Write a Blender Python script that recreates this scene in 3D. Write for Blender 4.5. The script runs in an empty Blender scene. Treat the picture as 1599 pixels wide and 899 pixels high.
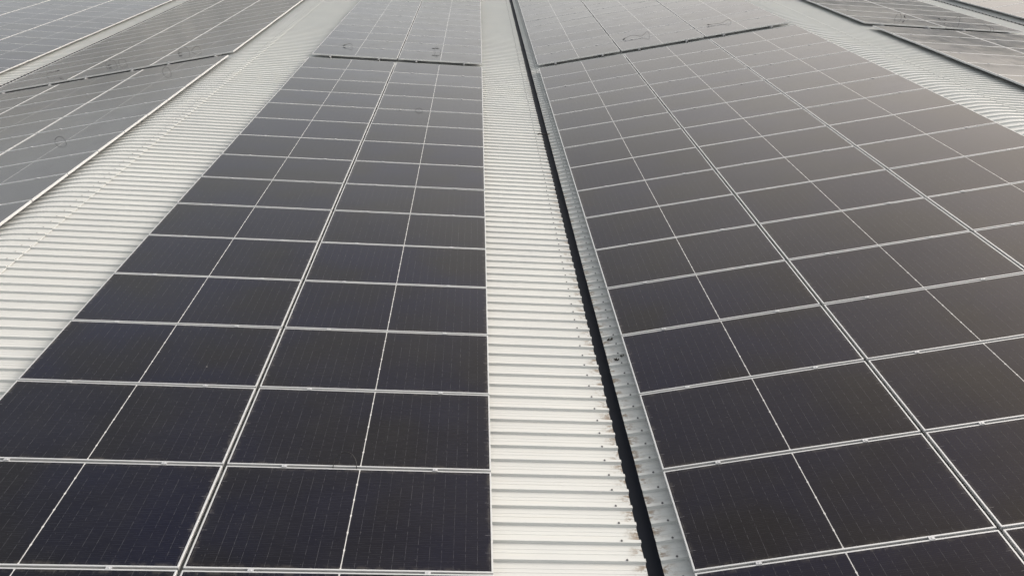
import bpy, bmesh, math, random
from mathutils import Vector, Matrix

random.seed(7)
S = bpy.context.scene
COL = S.collection
R = math.radians

# ------------------------------------------------------------------ numbers
A = 0.1115                       # roof pitch (rad)
CA, SA, TA = math.cos(A), math.sin(A), math.tan(A)
PW, PH, PT = 2.290, 1.134, 0.035  # panel length (up the slope), width (along the roof), frame height
CGAP = 0.0336                    # gap between columns
PITCH = 1.154                    # row pitch
Y0 = 21.5416                     # far edge of the lower block
Y1 = 22.03                       # near edge of the upper block
ROOF = -0.130                    # pan of the sheeting below the panel plane
RIBH = 0.027
VL, VR = -15.44, 15.28           # the neighbouring valleys
RL, RR = -7.72, 7.64             # the ridges
RFL = -23.16
HILL = 43.0                      # mean height of the added, unseen hill ring that dims low reflections
YA, YB = -4.0, 64.0              # ends of the roof

# ------------------------------------------------------------------ camera
CAM = Vector((-1.0739, 0.0, 4.8243))
FPX, PCH, YAW, ROL = 1228.7, 0.4886, 0.0139, -0.0524
cp, sp, cy, sy = math.cos(PCH), math.sin(PCH), math.cos(YAW), math.sin(YAW)
fw = Vector((sy*cp, cy*cp, -sp)); r0 = Vector((cy, -sy, 0)); u0 = r0.cross(fw)
rt = r0*math.cos(ROL) + u0*math.sin(ROL); up = -r0*math.sin(ROL) + u0*math.cos(ROL)
cd = bpy.data.cameras.new('camera'); co = bpy.data.objects.new('camera', cd); COL.objects.link(co)
cd.sensor_width = 36.0; cd.lens = 36.0*FPX/1599.0; cd.clip_start = 0.05; cd.clip_end = 2000
M = Matrix.Identity(4)
for i in range(3):
    M[i][0], M[i][1], M[i][2], M[i][3] = rt[i], up[i], -fw[i], CAM[i]
co.matrix_world = M
S.camera = co

def px(p):
    d = Vector(p) - CAM; z = d.dot(fw)
    if z < 0.3: return None
    return (799.5 + FPX*d.dot(rt)/z, 449.5 - FPX*d.dot(up)/z)

# ------------------------------------------------------------------ helpers
def mesh_obj(name, bm, mats, parent=None, smooth=False):
    me = bpy.data.meshes.new(name); bm.normal_update(); bm.to_mesh(me); bm.free()
    for m in (mats if isinstance(mats, (list, tuple)) else [mats]): me.materials.append(m)
    if smooth:
        for p in me.polygons: p.use_smooth = True
    o = bpy.data.objects.new(name, me); COL.objects.link(o)
    if parent: o.parent = parent
    return o

def tag(o, label=None, cat=None, group=None, kind=None):
    if label: o['label'] = label
    if cat: o['category'] = cat
    if group: o['group'] = group
    if kind: o['kind'] = kind
    return o

def box(bm, x0, x1, y0, y1, z0, z1, mi=0):
    v = [bm.verts.new(c) for c in ((x0,y0,z0),(x1,y0,z0),(x1,y1,z0),(x0,y1,z0),(x0,y0,z1),(x1,y0,z1),(x1,y1,z1),(x0,y1,z1))]
    for f in ((3,2,1,0),(4,5,6,7),(0,1,5,4),(1,2,6,5),(2,3,7,6),(3,0,4,7)):
        q = bm.faces.new([v[i] for i in f]); q.material_index = mi

def tube(bm, pts, rad, n=8, mi=0):
    rings = []
    for i, p in enumerate(pts):
        a = pts[max(i-1, 0)]; b = pts[min(i+1, len(pts)-1)]
        t = (b-a).normalized(); ref = Vector((0,0,1)) if abs(t.z) < .9 else Vector((1,0,0))
        e1 = t.cross(ref).normalized(); e2 = t.cross(e1)
        rr = rad[i] if isinstance(rad, (list, tuple)) else rad
        rings.append([bm.verts.new(p + e1*math.cos(2*math.pi*k/n)*rr + e2*math.sin(2*math.pi*k/n)*rr) for k in range(n)])
    for a, b in zip(rings, rings[1:]):
        for k in range(n):
            f = bm.faces.new((a[k], a[(k+1)%n], b[(k+1)%n], b[k])); f.material_index = mi; f.smooth = True
    for rg in (rings[0][::-1], rings[-1]):
        f = bm.faces.new(rg); f.material_index = mi

# ------------------------------------------------------------------ materials
class N:
    def __init__(self, name):
        self.m = bpy.data.materials.new(name); self.m.use_nodes = True
        self.t = self.m.node_tree; self.t.nodes.clear()
        self.out = self.n('ShaderNodeOutputMaterial'); self.b = self.n('ShaderNodeBsdfPrincipled')
        self.t.links.new(self.b.outputs[0], self.out.inputs[0])
    def n(self, typ, **k):
        x = self.t.nodes.new(typ)
        for a, v in k.items(): setattr(x, a, v)
        return x
    def set(self, sock, v):
        if hasattr(v, 'is_output'): self.t.links.new(v, sock)
        else: sock.default_value = v
    def math(self, op, a, b=0.0, c=None, clamp=False):
        x = self.n('ShaderNodeMath', operation=op, use_clamp=clamp)
        self.set(x.inputs[0], a); self.set(x.inputs[1], b)
        if c is not None: self.set(x.inputs[2], c)
        return x.outputs[0]
    def mix(self, f, a, b):
        x = self.n('ShaderNodeMix', data_type='RGBA')
        self.set(x.inputs[0], f); self.set(x.inputs[6], a); self.set(x.inputs[7], b)
        return x.outputs[2]
    def noise(self, vec, scale, detail=3.0, rough=.55):
        x = self.n('ShaderNodeTexNoise'); self.set(x.inputs['Vector'], vec)
        x.inputs['Scale'].default_value = scale; x.inputs['Detail'].default_value = detail; x.inputs['Roughness'].default_value = rough
        return x.outputs['Fac']
    def ramp(self, v, a, b):
        x = self.n('ShaderNodeMapRange', interpolation_type='SMOOTHSTEP'); self.set(x.inputs[0], v)
        x.inputs[1].default_value = a; x.inputs[2].default_value = b
        return x.outputs[0]
    def P(self, key, v): self.set(self.b.inputs[key], v)
    def vmul(self, v, s):
        x = self.n('ShaderNodeVectorMath', operation='MULTIPLY'); self.set(x.inputs[0], v); x.inputs[1].default_value = s
        return x.outputs[0]

def mat_roof():
    g = N('painted_roof_sheet'); tc = g.n('ShaderNodeTexCoord').outputs['Object']
    sx = g.n('ShaderNodeSeparateXYZ'); g.set(sx.inputs[0], tc); x, y = sx.outputs[0], sx.outputs[1]
    big = g.noise(tc, .9, 4); st = g.noise(g.vmul(tc, (.9, 14, 1)), 1.6, 4); fine = g.noise(tc, 38, 3)
    col = g.mix(g.ramp(big, .3, .75), (.552, .566, .548, 1), (.522, .536, .525, 1))
    col = g.mix(g.math('MULTIPLY', g.ramp(st, .52, .8), .35), col, (.60, .575, .52, 1))
    col = g.mix(g.math('MULTIPLY', g.ramp(fine, .60, .78), .22), col, (.50, .48, .43, 1))
    # each sheet is a metre wide: a slightly different white, and a dark lap line along its edge rib
    wn = g.n('ShaderNodeTexWhiteNoise', noise_dimensions='1D'); g.set(wn.inputs['W'], g.math('FLOOR', g.math('ADD', y, .07)))
    col = g.mix(g.math('MULTIPLY', wn.outputs['Value'], .16), col, (.50, .50, .475, 1))
    lap = g.math('LESS_THAN', g.math('ABSOLUTE', g.math('SUBTRACT', g.math('FRACT', g.math('ADD', y, .07)), .003)), .0022)
    col = g.mix(g.math('MULTIPLY', lap, .6), col, (.16, .15, .14, 1))
    scuf = g.math('MULTIPLY', g.ramp(g.noise(tc, 3.1, 5, .7), .60, .72), g.ramp(fine, .42, .6))
    col = g.mix(g.math('MULTIPLY', scuf, .18), col, (.34, .32, .29, 1))
    # grime that washed down to the sheet ends at the gutter, lying in the pans between the ribs
    ax = g.math('ABSOLUTE', x)
    yr = g.math('ABSOLUTE', g.math('SUBTRACT', g.math('FRACT', g.math('DIVIDE', y, .2)), .5))   # 0 on the rib, .5 mid pan
    pan = g.ramp(yr, .13, .22)
    near = g.ramp(ax, .21, .06)
    blot = g.ramp(g.noise(g.vmul(tc, (1, 1.3, 1)), 13, 4, .7), .44, .60)
    f = g.math('MULTIPLY', g.math('MULTIPLY', pan, near), blot)
    col = g.mix(g.math('MULTIPLY', f, .85), col, (.20, .145, .095, 1))
    g.P('Base Color', col); g.P('Roughness', .38); g.P('IOR', 1.4)
    return g.m

def mat_plain(name, col, rough=.5, metal=0.0, var=.12, scale=9):
    g = N(name); tc = g.n('ShaderNodeTexCoord').outputs['Object']
    f = g.noise(tc, scale, 4)
    d = tuple(c*(1-var*1.6) for c in col)
    g.P('Base Color', g.mix(f, (*col, 1), (*d, 1))); g.P('Roughness', rough); g.P('Metallic', metal)
    return g.m

def mat_glass():
    g = N('solar_cells_under_glass'); tc = g.n('ShaderNodeTexCoord').outputs['Object']
    oi = g.n('ShaderNodeObjectInfo').outputs['Random']
    sx = g.n('ShaderNodeSeparateXYZ'); g.set(sx.inputs[0], tc); x, y = sx.outputs[0], sx.outputs[1]
    u = g.math('ABSOLUTE', x)
    # distance to the nearest cell edge along the panel (half cells, 92.5 mm) and across it (184 mm)
    dx = g.math('PINGPONG', g.math('SUBTRACT', u, .0075), .04625)
    dy = g.math('PINGPONG', y, .092)
    off = g.n('ShaderNodeVectorMath', operation='ADD'); g.set(off.inputs[0], tc)
    cmb = g.n('ShaderNodeCombineXYZ'); g.set(cmb.inputs[0], g.math('MULTIPLY', oi, 91.0)); g.set(cmb.inputs[1], g.math('MULTIPLY', oi, 37.0)); g.set(off.inputs[1], cmb.outputs[0])
    v = off.outputs[0]
    base = g.mix(oi, (.0003, .0024, .0170, 1), (.0010, .0026, .0125, 1))
    tint = g.noise(v, .8, 2)
    base = g.mix(g.ramp(tint, .35, .7), base, (.0024, .0034, .0078, 1))
    # fine bus wires, broken by the solder pads
    bus = g.math('PINGPONG', y, .0092)
    lb = g.math('MULTIPLY', g.math('LESS_THAN', bus, .0011), g.ramp(g.noise(g.vmul(v, (9, 60, 1)), 1.0, 2), .35, .7))
    base = g.mix(g.math('MULTIPLY', lb, .75), base, (.026, .028, .034, 1))
    lx = g.math('MULTIPLY', g.math('LESS_THAN', dx, .0016), g.ramp(g.noise(g.vmul(v, (20, 26, 1)), 1.0, 2), .38, .62))
    base = g.mix(lx, base, (.050, .052, .060, 1))
    # specks of dirt and a thin film of dust
    spk = g.ramp(g.noise(v, 60, 2, .6), .70, .78)
    base = g.mix(g.math('MULTIPLY', spk, .30), base, (.20, .19, .17, 1))
    film = g.ramp(g.noise(v, 2.3, 5, .65), .25, .85)
    base = g.mix(g.math('ADD', .001, g.math('MULTIPLY', film, g.math('MULTIPLY_ADD', oi, .016, .003))), base, (.25, .25, .25, 1))
    ex = g.math('SUBTRACT', PW/2-.015, u); ey = g.math('SUBTRACT', PH/2-.015, g.math('ABSOLUTE', y))
    edge = g.ramp(g.math('MINIMUM', ex, ey), .045, .0)
    dirt = g.math('MULTIPLY', edge, g.ramp(g.noise(v, 9, 4, .7), .42, .70))
    base = g.mix(g.math('MULTIPLY', dirt, .16), base, (.26, .24, .20, 1))
    vo = g.n('ShaderNodeTexVoronoi'); g.set(vo.inputs['Vector'], v); vo.inputs['Scale'].default_value = 2.6
    vc = g.n('ShaderNodeSeparateColor'); g.set(vc.inputs[0], vo.outputs['Color'])
    drop = g.math('MULTIPLY', g.math('LESS_THAN', g.math('ADD', vo.outputs['Distance'], g.math('MULTIPLY', g.noise(v, 70, 2), .03)), .036), g.math('GREATER_THAN', vc.outputs[0], .90))
    base = g.mix(g.math('MULTIPLY', drop, .30), base, (.42, .41, .38, 1))
    # white strip between the two halves, thicker at the cell corners, and the ribbon ends at both short sides
    line = g.math('LESS_THAN', u, .0034)
    dia = g.math('LESS_THAN', g.math('ADD', u, g.math('MULTIPLY', dy, .26)), .0076)
    tick = g.math('MULTIPLY', g.math('GREATER_THAN', u, 1.085), g.math('LESS_THAN', dy, .0014))
    base = g.mix(tick, base, (.13, .13, .14, 1))
    w = g.math('MAXIMUM', line, dia)
    base = g.mix(w, base, (.56, .56, .55, 1))
    g.P('Base Color', base)
    g.P('Roughness', g.math('ADD', .09, g.math('MULTIPLY', film, .10))); g.P('IOR', 1.44)
    g.P('Thin Film Thickness', 50.0); g.P('Thin Film IOR', 1.24)      # anti-reflective coating
    return g.m

M_ROOF = mat_roof()
M_GLASS = mat_glass()
M_FRAME = mat_plain('anodised_aluminium_frame', (.66, .67, .67), .40, .50, .10, 14)
M_BACK = mat_plain('white_backsheet', (.62, .62, .62), .6)
M_RAIL = mat_plain('mill_finish_aluminium', (.66, .67, .68), .40, .55, .15, 10)
M_GUT = mat_plain('bitumen_lined_gutter', (.024, .031, .052), .6, 0, .3, 6)
M_ZINC = mat_plain('zinc_screw', (.50, .50, .49), .5, .1, .2, 30)
M_SCREW = mat_plain('weathered_screw', (.13, .13, .135), .6, .2, .2, 30)
M_CABLE = mat_plain('black_cable_sheath', (.012, .012, .013), .5, 0, .2, 40)
M_LEAF = mat_plain('dry_dark_leaf', (.05, .042, .03), .8, 0, .4, 60)
M_STICK = mat_plain('dark_weathered_wood', (.030, .026, .022), .8, 0, .4, 60)

# ------------------------------------------------------------------ roof sheeting
def profile(y0, y1):
    """one course of ribs, 0.2 m apart (ribs at odd tenths), two stiffening swages in each pan"""
    out = []; k0 = math.floor(y0/.2); k1 = math.ceil(y1/.2)
    for k in range(k0, k1):
        c = k*.2 + .1
        out += [(c-.0220, 0), (c-.0160, RIBH), (c+.0160, RIBH), (c+.0220, 0),
                (c+.072, 0), (c+.077, .0028), (c+.083, .0028), (c+.088, 0),
                (c+.112, 0), (c+.117, .0028), (c+.123, .0028), (c+.128, 0)]
    return out

def slope_pt(V, sg, s, off):
    """point at arc length s up the slope from valley V (sg: +1 rises towards +x), off above the panel plane"""
    return (V + sg*s*CA - sg*off*SA, s*SA + off*CA)

PROF = profile(YA, YB)
def roof_slope(V, sg, s0, s1, screws=None, wob=0.0):
    bm = bmesh.new(); ss = [s0, s0+.35, (s0+s1)/2, s1]
    rows = []
    for i, s in enumerate(ss):
        row = []
        for j, (y, h) in enumerate(PROF):
            ds = 0.0
            if i == 0 and wob: ds = math.sin(y*7.3)*.002 + math.sin(y*1.9+1)*.002 + (.003 if h > .02 else 0)
            x, z = slope_pt(V, sg, s - ds*wob, ROOF + h)
            row.append(bm.verts.new((x, y, z)))
        rows.append(row)
    # turned-down lip so the sheet end shows its edge
    lip = []
    for j, (y, h) in enumerate(PROF):
        v = rows[0][j].co; lip.append(bm.verts.new((v.x, v.y, v.z - .004)))
    rows.insert(0, lip)
    for a, b in zip(rows, rows[1:]):
        for j in range(len(PROF)-1):
            q = (a[j], a[j+1], b[j+1], b[j]) if sg < 0 else (a[j], b[j], b[j+1], a[j+1])
            bm.faces.new(q)
    if screws:
        s, ya, yb = screws
        k = math.floor(ya/.2)
        while k*.2 < yb:
            y = k*.2 + .1 + random.uniform(-.004, .004)
            x, z = slope_pt(V, sg, s + random.uniform(-.008, .008), ROOF + RIBH)
            for rad, h in ((.0100, .003), (.0062, .009)):
                b0 = [bm.verts.new((x+rad*math.cos(t*math.pi/4), y+rad*math.sin(t*math.pi/4), z-.001)) for t in range(8)]
                b1 = [bm.verts.new((c.co.x, c.co.y, z+h)) for c in b0]
                for t in range(8):
                    f = bm.faces.new((b0[t], b0[(t+1)%8], b1[(t+1)%8], b1[t])); f.material_index = 1
                f = bm.faces.new(b1); f.material_index = 1
            k += 1
    o = mesh_obj('roof', bm, [M_ROOF, M_SCREW])
    tag(o, kind='structure')
    return o

roof_slope(0, -1, .049, -RL/CA, (.20, 3, 46), 1)
roof_slope(0, 1, .052, RR/CA, (.19, 3, 46), .35)
roof_slope(VL, 1, .06, (RL-VL)/CA, (.20, 18, 46), .5)
roof_slope(VL, -1, .06, (VL-RFL)/CA, None, .5)
roof_slope(VR, -1, .06, (VR-RR)/CA, (.20, 18, 40), .5)
roof_slope(VR, 1, .06, (VR-RR)/CA, None, .5)

# ------------------------------------------------------------------ ridge caps
def ridge_cap(xr, label):
    bm = bmesh.new()
    zr = abs(RL)*TA if xr < 0 else RR*TA
    zr += ROOF/CA
    xs = [-.45, -.40, -.30, -.22] + [-.20+.0125*i for i in range(33)] + [.22, .30, .40, .45]
    pr = profile(3.0, 46.0)
    rows = []
    for dx in xs:
        r_ = .16
        z = -(math.sqrt(dx*dx + r_*r_) - r_*.72)*TA     # rounded crest
        row = []
        for (y, h) in pr:
            crimp = 0.0
            for c in (-.12, -.07, -.02, .03, .08, .13):
                e = abs(dx-c)
                if e < .013: crimp = .0045*(1-e/.013)
            jit = .0015*math.sin(y*2.1+dx*3)
            hh = h*.92 + (crimp if h < .01 else -crimp*.9)
            row.append(bm.verts.new((xr+dx, y, zr + z + .0085 + hh + jit)))
        rows.append(row)
    for end in (0, -1):                                    # folded edge
        lip = [bm.verts.new((v.co.x, v.co.y, v.co.z-.007)) for v in rows[end]]
        if end == 0: rows.insert(0, lip)
        else: rows.append(lip)
    for a, b in zip(rows, rows[1:]):
        for j in range(len(pr)-1): bm.faces.new((a[j], b[j], b[j+1], a[j+1]))
    for sgn in (-1, 1):
        k = 15
        while k*.2 < 45.5:
            y = k*.2 + .1 + .1*(k % 2 == 0)*0 + random.uniform(-.006, .006)
            dx = sgn*(.345 + random.uniform(-.012, .012)); z = zr - (math.sqrt(dx*dx+.0256)-.1152)*TA + .0085 + RIBH*.92
            b0 = [bm.verts.new((xr+dx+.011*math.cos(t*math.pi/3), y+.011*math.sin(t*math.pi/3), z-.002)) for t in range(6)]
            b1 = [bm.verts.new((c.co.x, c.co.y, z+.008)) for c in b0]
            for t in range(6):
                f = bm.faces.new((b0[t], b0[(t+1)%6], b1[(t+1)%6], b1[t])); f.material_index = 1
            f = bm.faces.new(b1); f.material_index = 1
            k += 1
    o = mesh_obj('ridge_cap', bm, [M_ROOF, M_ZINC])
    tag(o, label, 'ridge cap', 'crimped ridge caps of the roof')
ridge_cap(RL, 'white crimped ridge capping beside the broad bare ribbed walkway')
ridge_cap(RR, 'white crimped ridge capping tight against the edge of the three-column array')

# ------------------------------------------------------------------ gutters
def gutter(V, label, w0=.058, w1=.052):
    bm = bmesh.new(); z0 = ROOF - .012
    pts = [(-.19, z0), (-.13, z0-.004), (-.125, z0-.15), (.125, z0-.15), (.13, z0-.004), (.19, z0)]
    a = [bm.verts.new((V+x, YA, z)) for x, z in pts]; b = [bm.verts.new((V+x, YB, z)) for x, z in pts]
    for i in range(len(pts)-1): bm.faces.new((a[i], a[i+1], b[i+1], b[i]))
    o = mesh_obj('gutter', bm, M_GUT)
    bmesh_solid = o.modifiers.new('thickness', 'SOLIDIFY'); bmesh_solid.thickness = .004; bmesh_solid.offset = -1
    tag(o, label, 'gutter', 'valley gutters of the roof')
gutter(0, 'black open valley gutter running between the pale strip and the narrow grey strip')
gutter(VL, 'half hidden valley gutter showing as dots behind the bright-edged array')
gutter(VR, 'distant valley gutter showing as a dotted line beside the pinkish array')

# ------------------------------------------------------------------ solar panels
def make_panel():
    e = bpy.data.objects.new('solar_panel', None); COL.objects.link(e); e.empty_display_size = .2
    bm = bmesh.new()
    W, H, t, lip = PW/2, PH/2, PT, .0130
    c = .0012
    def ring(dx, z): return [bm.verts.new(q) for q in ((-W+dx,-H+dx,z),(W-dx,-H+dx,z),(W-dx,H-dx,z),(-W+dx,H-dx,z))]
    rs = [ring(.030, -t), ring(0, -t), ring(0, -c), ring(c, 0), ring(lip, 0), ring(lip+.0006, -.004), ring(lip+.004, -.008)]
    for a, b in zip(rs, rs[1:]):
        for i in range(4): bm.faces.new((a[i], a[(i+1)%4], b[(i+1)%4], b[i]))
    mesh_obj('frame', bm, M_FRAME, e)
    bm = bmesh.new(); g = lip + .0004
    box(bm, -W+g, W-g, -H+g, H-g, -.0065, -.0020)
    mesh_obj('glass', bm, M_GLASS, e)
    return e

ORD = 'first second third fourth fifth sixth seventh eighth ninth tenth eleventh twelfth thirteenth fourteenth fifteenth sixteenth seventeenth eighteenth nineteenth twentieth'.split()
# (valley, sense, near-valley or start arc length, number of columns, direction, phrases)
ARR = [
    (0, -1, 1.2763, +1, ['column edging the wide pale strip', 'column edging the broad ridge walkway'], 'solar panels of the two-column array beside the pale strip'),
    (0, 1, .2631, +1, ['column edging the narrow grey gutter strip', 'middle column of three-column gutter array', 'column edging the tight crimped ridge cap'], 'solar panels of the three-column array beside the gutter'),
    (VL, 1, (-7.95-VL)/CA, -1, ['bright-edged column over the walkway ridge', 'second column down behind the walkway ridge', 'third column down behind the walkway ridge'], 'solar panels of the bright-edged array over the ridge'),
    (VL, -1, (VL+16.0)/CA, +1, ['lowest column across the dotted far valley', 'second column up across dotted far valley', 'third column up across dotted far valley'], 'solar panels of the farther array across the dotted valley'),
    (VR, -1, (VR-9.25)/CA, -1, ['shadow-edged column beyond the crimped ridge', 'outer column beyond the crimped ridge cap'], 'solar panels of the shadow-edged array beyond the crimped ridge'),
    (VR, 1, .235, +1, ['lowest column of the pinkish corner array', 'second column up of pinkish corner array'], 'solar panels of the pinkish array in the corner'),
]
def fulcrum(V, sg, s, y, off=0.0):
    x, z = slope_pt(V, sg, s, off); return Vector((x, y, z))

proto = make_panel(); used = False; n_pan = 0
def in_frame(V, sg, s, y, m=0.0):
    ok = False
    us, vs = [], []
    for a in (-.5, 0, .5):
        for b in (-.5, 0, .5):
            q = px(fulcrum(V, sg, s+a*PW, y+b*PH))
            if q is None: continue
            us.append(q[0]); vs.append(q[1])
            if -m*300 <= q[0] <= 1599+m*300 and -m*20 <= q[1] <= 899+m*60: ok = True
    return ok

def tone(blk, k, i):
    if blk == 0: return ('near-black' if k >= 11 else 'dark grey' if k >= 5 else 'mid-grey') if i < 2 else 'mid-grey'
    return 'pale grey'

COLS = {}     # which columns and rows exist (for the rails)
for ai, (V, sg, s0, dr, phr, grp) in enumerate(ARR):
    for ci, ph in enumerate(phr):
        sc = s0 + dr*(ci*(PW+CGAP) + PW/2)
        for blk in (0, 1):
            for k in range(19):
                y = (Y0 - k*PITCH - .003 - PH/2) if blk == 0 else (Y1 + k*PITCH + PH/2)
                if not in_frame(V, sg, sc, y, 1.0 if blk == 0 else .2): continue
                if used:
                    e = proto.copy(); COL.objects.link(e)
                    for ch in proto.children:
                        c = ch.copy(); c.parent = e; COL.objects.link(c)
                else: e = proto; used = True
                e.location = fulcrum(V, sg, sc, y)
                rr = random.Random(ai*1000 + ci*100 + blk*50 + k)
                row = random.Random(ai*77 + blk*31 + k)
                e.rotation_euler = (R(row.uniform(-.28, .28) + rr.uniform(-.10, .10)), -sg*A + R(rr.uniform(-.12, .12)), 0)
                e.location.z += rr.uniform(-.001, .001)
                lab = f"{tone(blk, k, ai)} solar panel, {ORD[k]} {'before' if blk == 0 else 'past'} the cross gap, {ph}"
                tag(e, lab, 'solar panel', grp)
                COLS.setdefault((ai, ci, blk), []).append((k, y)); n_pan += 1

# ------------------------------------------------------------------ rails with clamps
def clamp_mesh(end):
    bm = bmesh.new()
    if not end:                                            # mid clamp: top plate bridging both frames, a bolt
        box(bm, -.022, .022, -.017, .017, .0012, .0048)
        box(bm, -.020, .020, -.0075, .0075, -.036, .0012)
        r = .006
        b0 = [bm.verts.new((r*math.cos(t*math.pi/3), r*math.sin(t*math.pi/3), .0048)) for t in range(6)]
        b1 = [bm.verts.new((c.co.x, c.co.y, .0095)) for c in b0]
        for t in range(6): bm.faces.new((b0[t], b0[(t+1)%6], b1[(t+1)%6], b1[t]))
        bm.faces.new(b1)
    else:                                                  # end clamp: Z-shaped, upright standing outside the frame
        box(bm, -.022, .022, .003, .016, .0012, .0048)
        box(bm, -.022, .022, -.004, .003, -.0365, .0048)
        box(bm, -.022, .022, -.036, -.004, -.0365, -.031)
        r = .007
        b0 = [bm.verts.new((r*math.cos(t*math.pi/3), -.02+r*math.sin(t*math.pi/3), -.031)) for t in range(6)]
        b1 = [bm.verts.new((c.co.x, c.co.y, -.018)) for c in b0]
        for t in range(6): bm.faces.new((b0[t], b0[(t+1)%6], b1[(t+1)%6], b1[t]))
        bm.faces.new(b1)
    me = bpy.data.meshes.new('end_clamp' if end else 'mid_clamp'); bm.normal_update(); bm.to_mesh(me); bm.free()
    me.materials.append(M_RAIL); return me
ME_MID, ME_END = clamp_mesh(False), clamp_mesh(True)

for (ai, ci, blk), rows in sorted(COLS.items()):
    V, sg, s0, dr, phr, grp = ARR[ai]
    ys = [y for k, y in rows]; lo, hi = min(ys)-PH/2, max(ys)+PH/2
    has_end = any(k == 0 for k, y in rows)
    y_a = lo - .005 if blk == 0 else (lo - .115 if has_end else lo - .01)
    y_b = hi + .05 if (blk == 0 and has_end) else hi + .02
    for w, side in ((.215, 'gutter'), (.785, 'ridge')):
        ss = s0 + dr*(ci*(PW+CGAP)) + (w*PW if dr > 0 else -(1-w)*PW)
        bm = bmesh.new(); L = y_b - y_a
        # C-shaped extrusion: two webs, a floor and two top flanges
        zt, zb = -PT-.001, ROOF+RIBH+.001
        box(bm, -.020, -.016, 0, L, zb, zt); box(bm, .016, .020, 0, L, zb, zt)
        box(bm, -.016, .016, 0, L, zb, zb+.004); box(bm, -.016, -.006, 0, L, zt-.004, zt-.0003); box(bm, .006, .016, 0, L, zt-.004, zt-.0003)
        o = mesh_obj('mounting_rail', bm, M_RAIL)
        o.location = fulcrum(V, sg, ss, y_a); o.rotation_euler = (0, -sg*A, 0)
        ph = phr[ci]
        tag(o, f"silver rail {'before' if blk == 0 else 'past'} the cross gap, {side} side of {ph}", 'mounting rail', 'aluminium rails carrying the solar panels')
        for k, y in rows:
            if blk == 0 and k == 0: yy, me = y + PH/2, None
            elif blk == 1 and k == 0: yy, me = y - PH/2, ME_END
            else:
                yy, me = (y + PH/2 + .010 if blk == 0 else y - PH/2 - .010), ME_MID
            if me is None:
                c = bpy.data.objects.new('end_clamp', ME_END); COL.objects.link(c); c.parent = o
                c.location = (0, yy - y_a, 0); c.rotation_euler = (0, 0, math.pi)
            else:
                c = bpy.data.objects.new(me.name.split('.')[0], me); COL.objects.link(c); c.parent = o
                c.location = (0, yy - y_a, 0)

# ------------------------------------------------------------------ cable ends standing out of the seams
def arch(w, h, lean, n=15):
    """an arch of cable in the x-z plane, leaning back along +y"""
    return [Vector((-w/2*math.cos(math.pi*i/n), math.sin(math.pi*i/n)*h*math.sin(lean), math.sin(math.pi*i/n)*h*math.cos(lean) - .012*(i in (0, n)))) for i in range(n+1)]
def cable(V, sg, x, y, paths, conns, label, rad=.0036):
    s = abs(x-V)/CA
    bm = bmesh.new()
    for p in paths: tube(bm, p, rad)
    o = mesh_obj('cable', bm, M_CABLE)
    o.location = fulcrum(V, sg, s, y, .003); o.rotation_euler = (0, -sg*A, 0)
    tag(o, label, 'cable', 'loose black cables on the solar panels')
    for c, d in conns:
        bm = bmesh.new(); c = Vector(c); d = Vector(d).normalized()
        tube(bm, [c-d*.055, c-d*.03, c-d*.0299, c+d*.02, c+d*.0201, c+d*.05], [.008, .008, .0115, .0115, .008, .006], 10)
        mesh_obj('connector', bm, M_CABLE, o)
def lift(pts): return [Vector(p) for p in pts]
def smooth_path(pts, n=6):
    P = [Vector(p) for p in pts]; P = [P[0]] + P + [P[-1]]; out = []
    for i in range(1, len(P)-2):
        a, b, c, d = P[i-1], P[i], P[i+1], P[i+2]
        for j in range(n):
            t = j/n
            out.append(.5*((2*b) + (-a+c)*t + (2*a-5*b+4*c-d)*t*t + (-a+3*b-3*c+d)*t**3))
    out.append(P[-2]); return out
SU, S1, S4, S6, S14 = Y1 + PITCH - .010, Y0 - PITCH, Y0 - 4*PITCH, Y0 - 6*PITCH, Y0 - 14*PITCH
sp_ = smooth_path
cable(0, -1, -2.54, S14, [arch(.205, .135, R(48))], [], 'thin black cable loop arching from the seam of two near-black panels')
cable(0, -1, -5.05, SU, [sp_([(.10, 0, -.03), (.11, .02, .05), (.06, .10, .08), (-.02, .10, .06), (-.07, .07, .045)])], [((-.11, .06, .03), (1, 0, .35))], 'short hooked black cable with plug near the walkway side past the cross gap')
cable(0, -1, -2.55, SU, [sp_([(.10, 0, -.03), (.09, .01, .07), (.03, .02, .09), (-.04, .02, .09)]), sp_([(-.05, 0, -.03), (-.06, .01, .08), (-.03, .03, .13), (.04, .03, .12)])], [((-.09, .02, .09), (1, 0, 0)), ((.02, .02, .088), (1, 0, 0))], 'black cable with upright stub and plug in the pale-strip column past cross gap')
cable(0, -1, -2.65, S4, [arch(.14, .05, R(20))], [], 'small low black cable hump on a grey seam mid array')
cable(0, 1, 3.20, SU, [sp_([(-.28, .16, .030), (-.15, .22, .055), (-.02, .20, .055), (.12, .10, .022), (.20, .12, .030), (.33, .22, .085), (.37, .10, .08), (.38, 0, -.03)])], [((-.33, .14, .022), (1, 0, .45))], 'long wavy black cable with plug in the middle column past the gap')
cable(0, 1, 5.62, SU, [sp_([(-.28, .08, .018), (-.10, .06, .014), (.05, .05, .018), (.16, .10, .05), (.25, .08, .06), (.31, 0, -.03)])], [((-.33, .08, .018), (1, 0, -.1))], 'black cable ending in a bead-like plug in column beside the ridge cap')
cable(VL, 1, -13.5, SU, [sp_([(.12, .02, .10), (0, .03, .09), (-.14, .03, .09), (-.19, .01, .05), (-.20, 0, -.03)])], [((.17, .02, .11), (1, 0, .2))], 'flat lying black cable with plug close to the dotted far valley')
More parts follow.
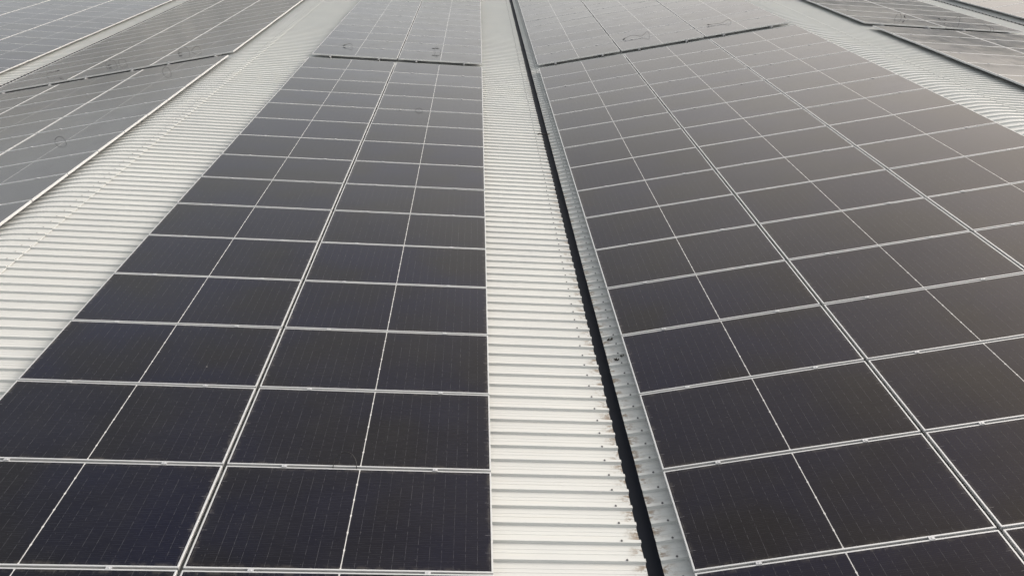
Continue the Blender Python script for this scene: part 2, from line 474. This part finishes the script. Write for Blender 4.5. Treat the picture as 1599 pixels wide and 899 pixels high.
cable(VL, 1, -11.75, SU, [sp_([(-.20, 0, -.03), (-.19, .01, .10), (-.08, .06, .14), (.05, .05, .10), (.08, .01, .0), (.09, 0, -.03)]), sp_([(.17, 0, -.03), (.19, .01, .10), (.27, .05, .11), (.36, .04, .08), (.37, 0, -.03)])], [((-.06, -.10, .035), (1, .1, 0))], 'pair of round black cable loops with plug in the second column down')
cable(VL, 1, -9.60, SU, [sp_([(-.27, 0, -.03), (-.24, .01, .06), (-.12, .02, .15), (.02, .02, .12), (.07, 0, -.03)]), sp_([(.12, 0, -.03), (.16, .01, .05), (.27, .02, .11), (.37, .02, .09), (.40, 0, -.03)])], [((-.15, -.14, .035), (1, .15, 0))], 'pair of flat black cable loops with plug in the bright-edged column')
cable(VL, 1, -9.20, S1, [arch(.20, .13, R(12))], [], 'round black cable loop just before the gap in the bright-edged column')
cable(VL, 1, -9.18, S6, [arch(.20, .10, R(15))], [], 'lone round black cable loop on a seam of the near bright-edged column')
cable(VR, -1, 10.78, SU, [sp_([(-.14, 0, -.03), (-.10, .02, .08), (-.03, .05, .15), (.04, .03, .08), (.06, 0, -.03)])], [((.13, -.02, .06), (.6, 0, -.8))], 'pointed black cable loop with plug in the shadow-edged column')
cable(VR, -1, 12.20, SU, [sp_([(-.20, -.02, .06), (-.02, -.01, .045), (.10, 0, .05), (.20, .01, .07), (.30, .02, .17), (.36, .02, .12), (.37, 0, -.03)])], [((-.25, -.02, .065), (1, 0, 0)), ((-.06, -.02, .05), (1, 0, 0))], 'straight black cable with plug and end loop in the outer column')
cable(VR, -1, 12.75, Y1, [sp_([(-.25, .20, .06), (-.12, .14, .09), (.02, .06, .08), (.05, -.02, .04), (.05, -.04, -.08)]), sp_([(.02, .06, .08), (.12, .05, .07), (.14, -.02, .03), (.14, -.04, -.08)])], [], 'forked black cable hanging over the panel edge into the cross gap')


# ------------------------------------------------------------------ litter on the sheets
def leaf(x, y, sg, rot, size, label):
    bm = bmesh.new(); n = 7
    L = [bm.verts.new((size*(i/n-.5), 0, .006+.018*math.sin(i*1.3))) for i in range(n+1)]
    for sd in (-1, 1):
        E = [bm.verts.new((size*(i/n-.5), sd*size*.24*math.sin(math.pi*i/n)**.8 + .0005*sd, .010+.014*math.cos(i*1.9+sd))) for i in range(n+1)]
        for i in range(n): bm.faces.new((L[i], L[i+1], E[i+1], E[i]) if sd > 0 else (L[i], E[i], E[i+1], L[i+1]))
    bmesh.ops.remove_doubles(bm, verts=bm.verts, dist=.0002)
    o = mesh_obj('dry_leaf', bm, M_LEAF)
    m = o.modifiers.new('thickness', 'SOLIDIFY'); m.thickness = .0015
    o.location = fulcrum(0, sg, abs(x)/CA, y, ROOF+.001); o.rotation_euler = (0, -sg*A, rot)
    tag(o, label, 'leaf', 'dry leaves on the roof sheets')
leaf(.14, 7.84, 1, .3, .075, 'dark curled leaf on the grey strip, highest of three beside the gutter')
leaf(.225, 7.49, 1, 1.1, .085, 'dark leaf tucked against the panel edge on the grey strip')
leaf(.15, 7.41, 1, -.4, .065, 'small dark leaf on the grey strip close to the gutter lip')
bm = bmesh.new()
tube(bm, smooth_path([(-.15, 0, 0), (-.10, .004, .006), (-.03, -.02, -.004), (.04, -.05, .004), (.10, -.06, .010)]), [.013]*7 + [.011]*12 + [.008]*(25-19), 7)
o = mesh_obj('stick', bm, M_STICK); o.location = (0, 16.0, ROOF + RIBH + .012)
tag(o, 'short dark stick lying across the black gutter', 'stick')


# ------------------------------------------------------------------ the land around the building, with an added hill ring
M_LAND = mat_plain('dry_grass_land', (.24, .23, .18), .9, 0, .35, .02)
M_HILL = mat_plain('hazed_hill_ring', (.41, .425, .415), .9, 0, .25, .012)  # distance haze is put into this pale colour
bm = bmesh.new(); rings = []
for rad in (0.1, 60, 250, 900):
    rings.append([bm.verts.new((rad*math.cos(t*math.pi/32), 20+rad*math.sin(t*math.pi/32), -7.5)) for t in range(64)])
for a, b in zip(rings, rings[1:]):
    for t in range(64): bm.faces.new((a[t], b[t], b[(t+1)%64], a[(t+1)%64]))
tag(mesh_obj('ground', bm, M_LAND), kind='structure')
bm = bmesh.new(); rings = []  # unseen hill ring, added to darken the low sky mirrored in the panels
rh = random.Random(5); ph = [rh.uniform(0, 6.28) for _ in range(8)]
def hill_h(t):
    return HILL*(1 + .12*math.exp(-((t-.80)/.40)**2) + .14*math.sin(2*t+ph[0]) + .06*math.sin(5*t+ph[1]) + .03*math.sin(17*t+ph[2]) + .02*math.sin(41*t+ph[3]))  # one-sided bump added to dim reflections in the arrays facing it
for rad, f in ((285, -.3), (320, .45), (350, .8), (390, 1.0), (520, .2)):
    rings.append([bm.verts.new((rad*math.cos(t*math.pi/180)*(1+.03*math.sin(t*.31)), 20+rad*math.sin(t*math.pi/180), -7.6 + f*hill_h(t*math.pi/180) + (rh.uniform(-.4, .4) if f > .4 else 0))) for t in range(360)])
for a, b in zip(rings, rings[1:]):
    for t in range(360): bm.faces.new((a[t], b[t], b[(t+1)%360], a[(t+1)%360]))
tag(mesh_obj('unseen_hills', bm, M_HILL), kind='structure')

# ------------------------------------------------------------------ light
SUN_EL, SUN_AZ = R(30), R(70)           # azimuth measured from +y towards +x
w = bpy.data.worlds.new('World'); S.world = w; w.use_nodes = True
nt = w.node_tree; nt.nodes.clear()
out = nt.nodes.new('ShaderNodeOutputWorld'); bg = nt.nodes.new('ShaderNodeBackground')
sky = nt.nodes.new('ShaderNodeTexSky'); sky.sky_type = 'NISHITA'; sky.sun_disc = False
sky.sun_elevation = SUN_EL; sky.sun_rotation = SUN_AZ; sky.altitude = 200
sky.air_density = 1.0; sky.dust_density = 4.0; sky.ozone_density = 1.0
hs = nt.nodes.new('ShaderNodeHueSaturation'); hs.inputs['Saturation'].default_value = .18
nt.links.new(sky.outputs[0], hs.inputs['Color']); tn = nt.nodes.new('ShaderNodeMix'); tn.data_type = 'RGBA'; tn.blend_type = 'MULTIPLY'; tn.inputs[0].default_value = 1.0
tn.inputs[7].default_value = (1.0, .995, .975, 1)
# thin broken cloud and a warm veil round the sun
geo = nt.nodes.new('ShaderNodeTexCoord'); mp = nt.nodes.new('ShaderNodeMapping'); mp.inputs['Scale'].default_value = (1, 1, 3.2)
nz = nt.nodes.new('ShaderNodeTexNoise'); nz.inputs['Scale'].default_value = 2.6; nz.inputs['Detail'].default_value = 5; nz.inputs['Roughness'].default_value = .55
nt.links.new(geo.outputs['Generated'], mp.inputs[0]); nt.links.new(mp.outputs[0], nz.inputs['Vector'])
cr = nt.nodes.new('ShaderNodeMapRange'); cr.inputs[1].default_value = .3; cr.inputs[2].default_value = .7; cr.inputs[3].default_value = .86; cr.inputs[4].default_value = 1.14
nt.links.new(nz.outputs['Fac'], cr.inputs[0])
dp = nt.nodes.new('ShaderNodeVectorMath'); dp.operation = 'DOT_PRODUCT'; dp.inputs[1].default_value = (math.sin(SUN_AZ)*math.cos(SUN_EL), math.cos(SUN_AZ)*math.cos(SUN_EL), math.sin(SUN_EL))
nt.links.new(geo.outputs['Generated'], dp.inputs[0])
wr = nt.nodes.new('ShaderNodeMapRange'); wr.inputs[1].default_value = .25; wr.inputs[2].default_value = .95
nt.links.new(dp.outputs['Value'], wr.inputs[0])
wm = nt.nodes.new('ShaderNodeMix'); wm.data_type = 'RGBA'; wm.inputs[6].default_value = (1.0, .997, .978, 1); wm.inputs[7].default_value = (1.065, .972, .885, 1)
nt.links.new(wr.outputs[0], wm.inputs[0])
cl = nt.nodes.new('ShaderNodeVectorMath'); cl.operation = 'SCALE'; nt.links.new(wm.outputs[2], cl.inputs[0]); nt.links.new(cr.outputs[0], cl.inputs['Scale'])
nt.links.new(cl.outputs[0], tn.inputs[7])
nt.links.new(hs.outputs[0], tn.inputs[6]); nt.links.new(tn.outputs[2], bg.inputs[0]); nt.links.new(bg.outputs[0], out.inputs[0])
bg.inputs[1].default_value = .15
sl = bpy.data.lights.new('sun', 'SUN'); so = bpy.data.objects.new('sun', sl); COL.objects.link(so)
sl.energy = .5; sl.angle = R(32); sl.color = (1.0, .98, .945)
sd = Vector((math.sin(SUN_AZ)*math.cos(SUN_EL), math.cos(SUN_AZ)*math.cos(SUN_EL), math.sin(SUN_EL)))
so.rotation_euler = sd.to_track_quat('Z', 'Y').to_euler(); so.location = (20, 20, 30)

S.view_settings.view_transform = 'Standard'; S.view_settings.look = 'None'
S.view_settings.exposure = 0.88; S.view_settings.gamma = 1.0
S.render.engine = 'CYCLES'
S.cycles.max_bounces = 6; S.cycles.use_denoising = True
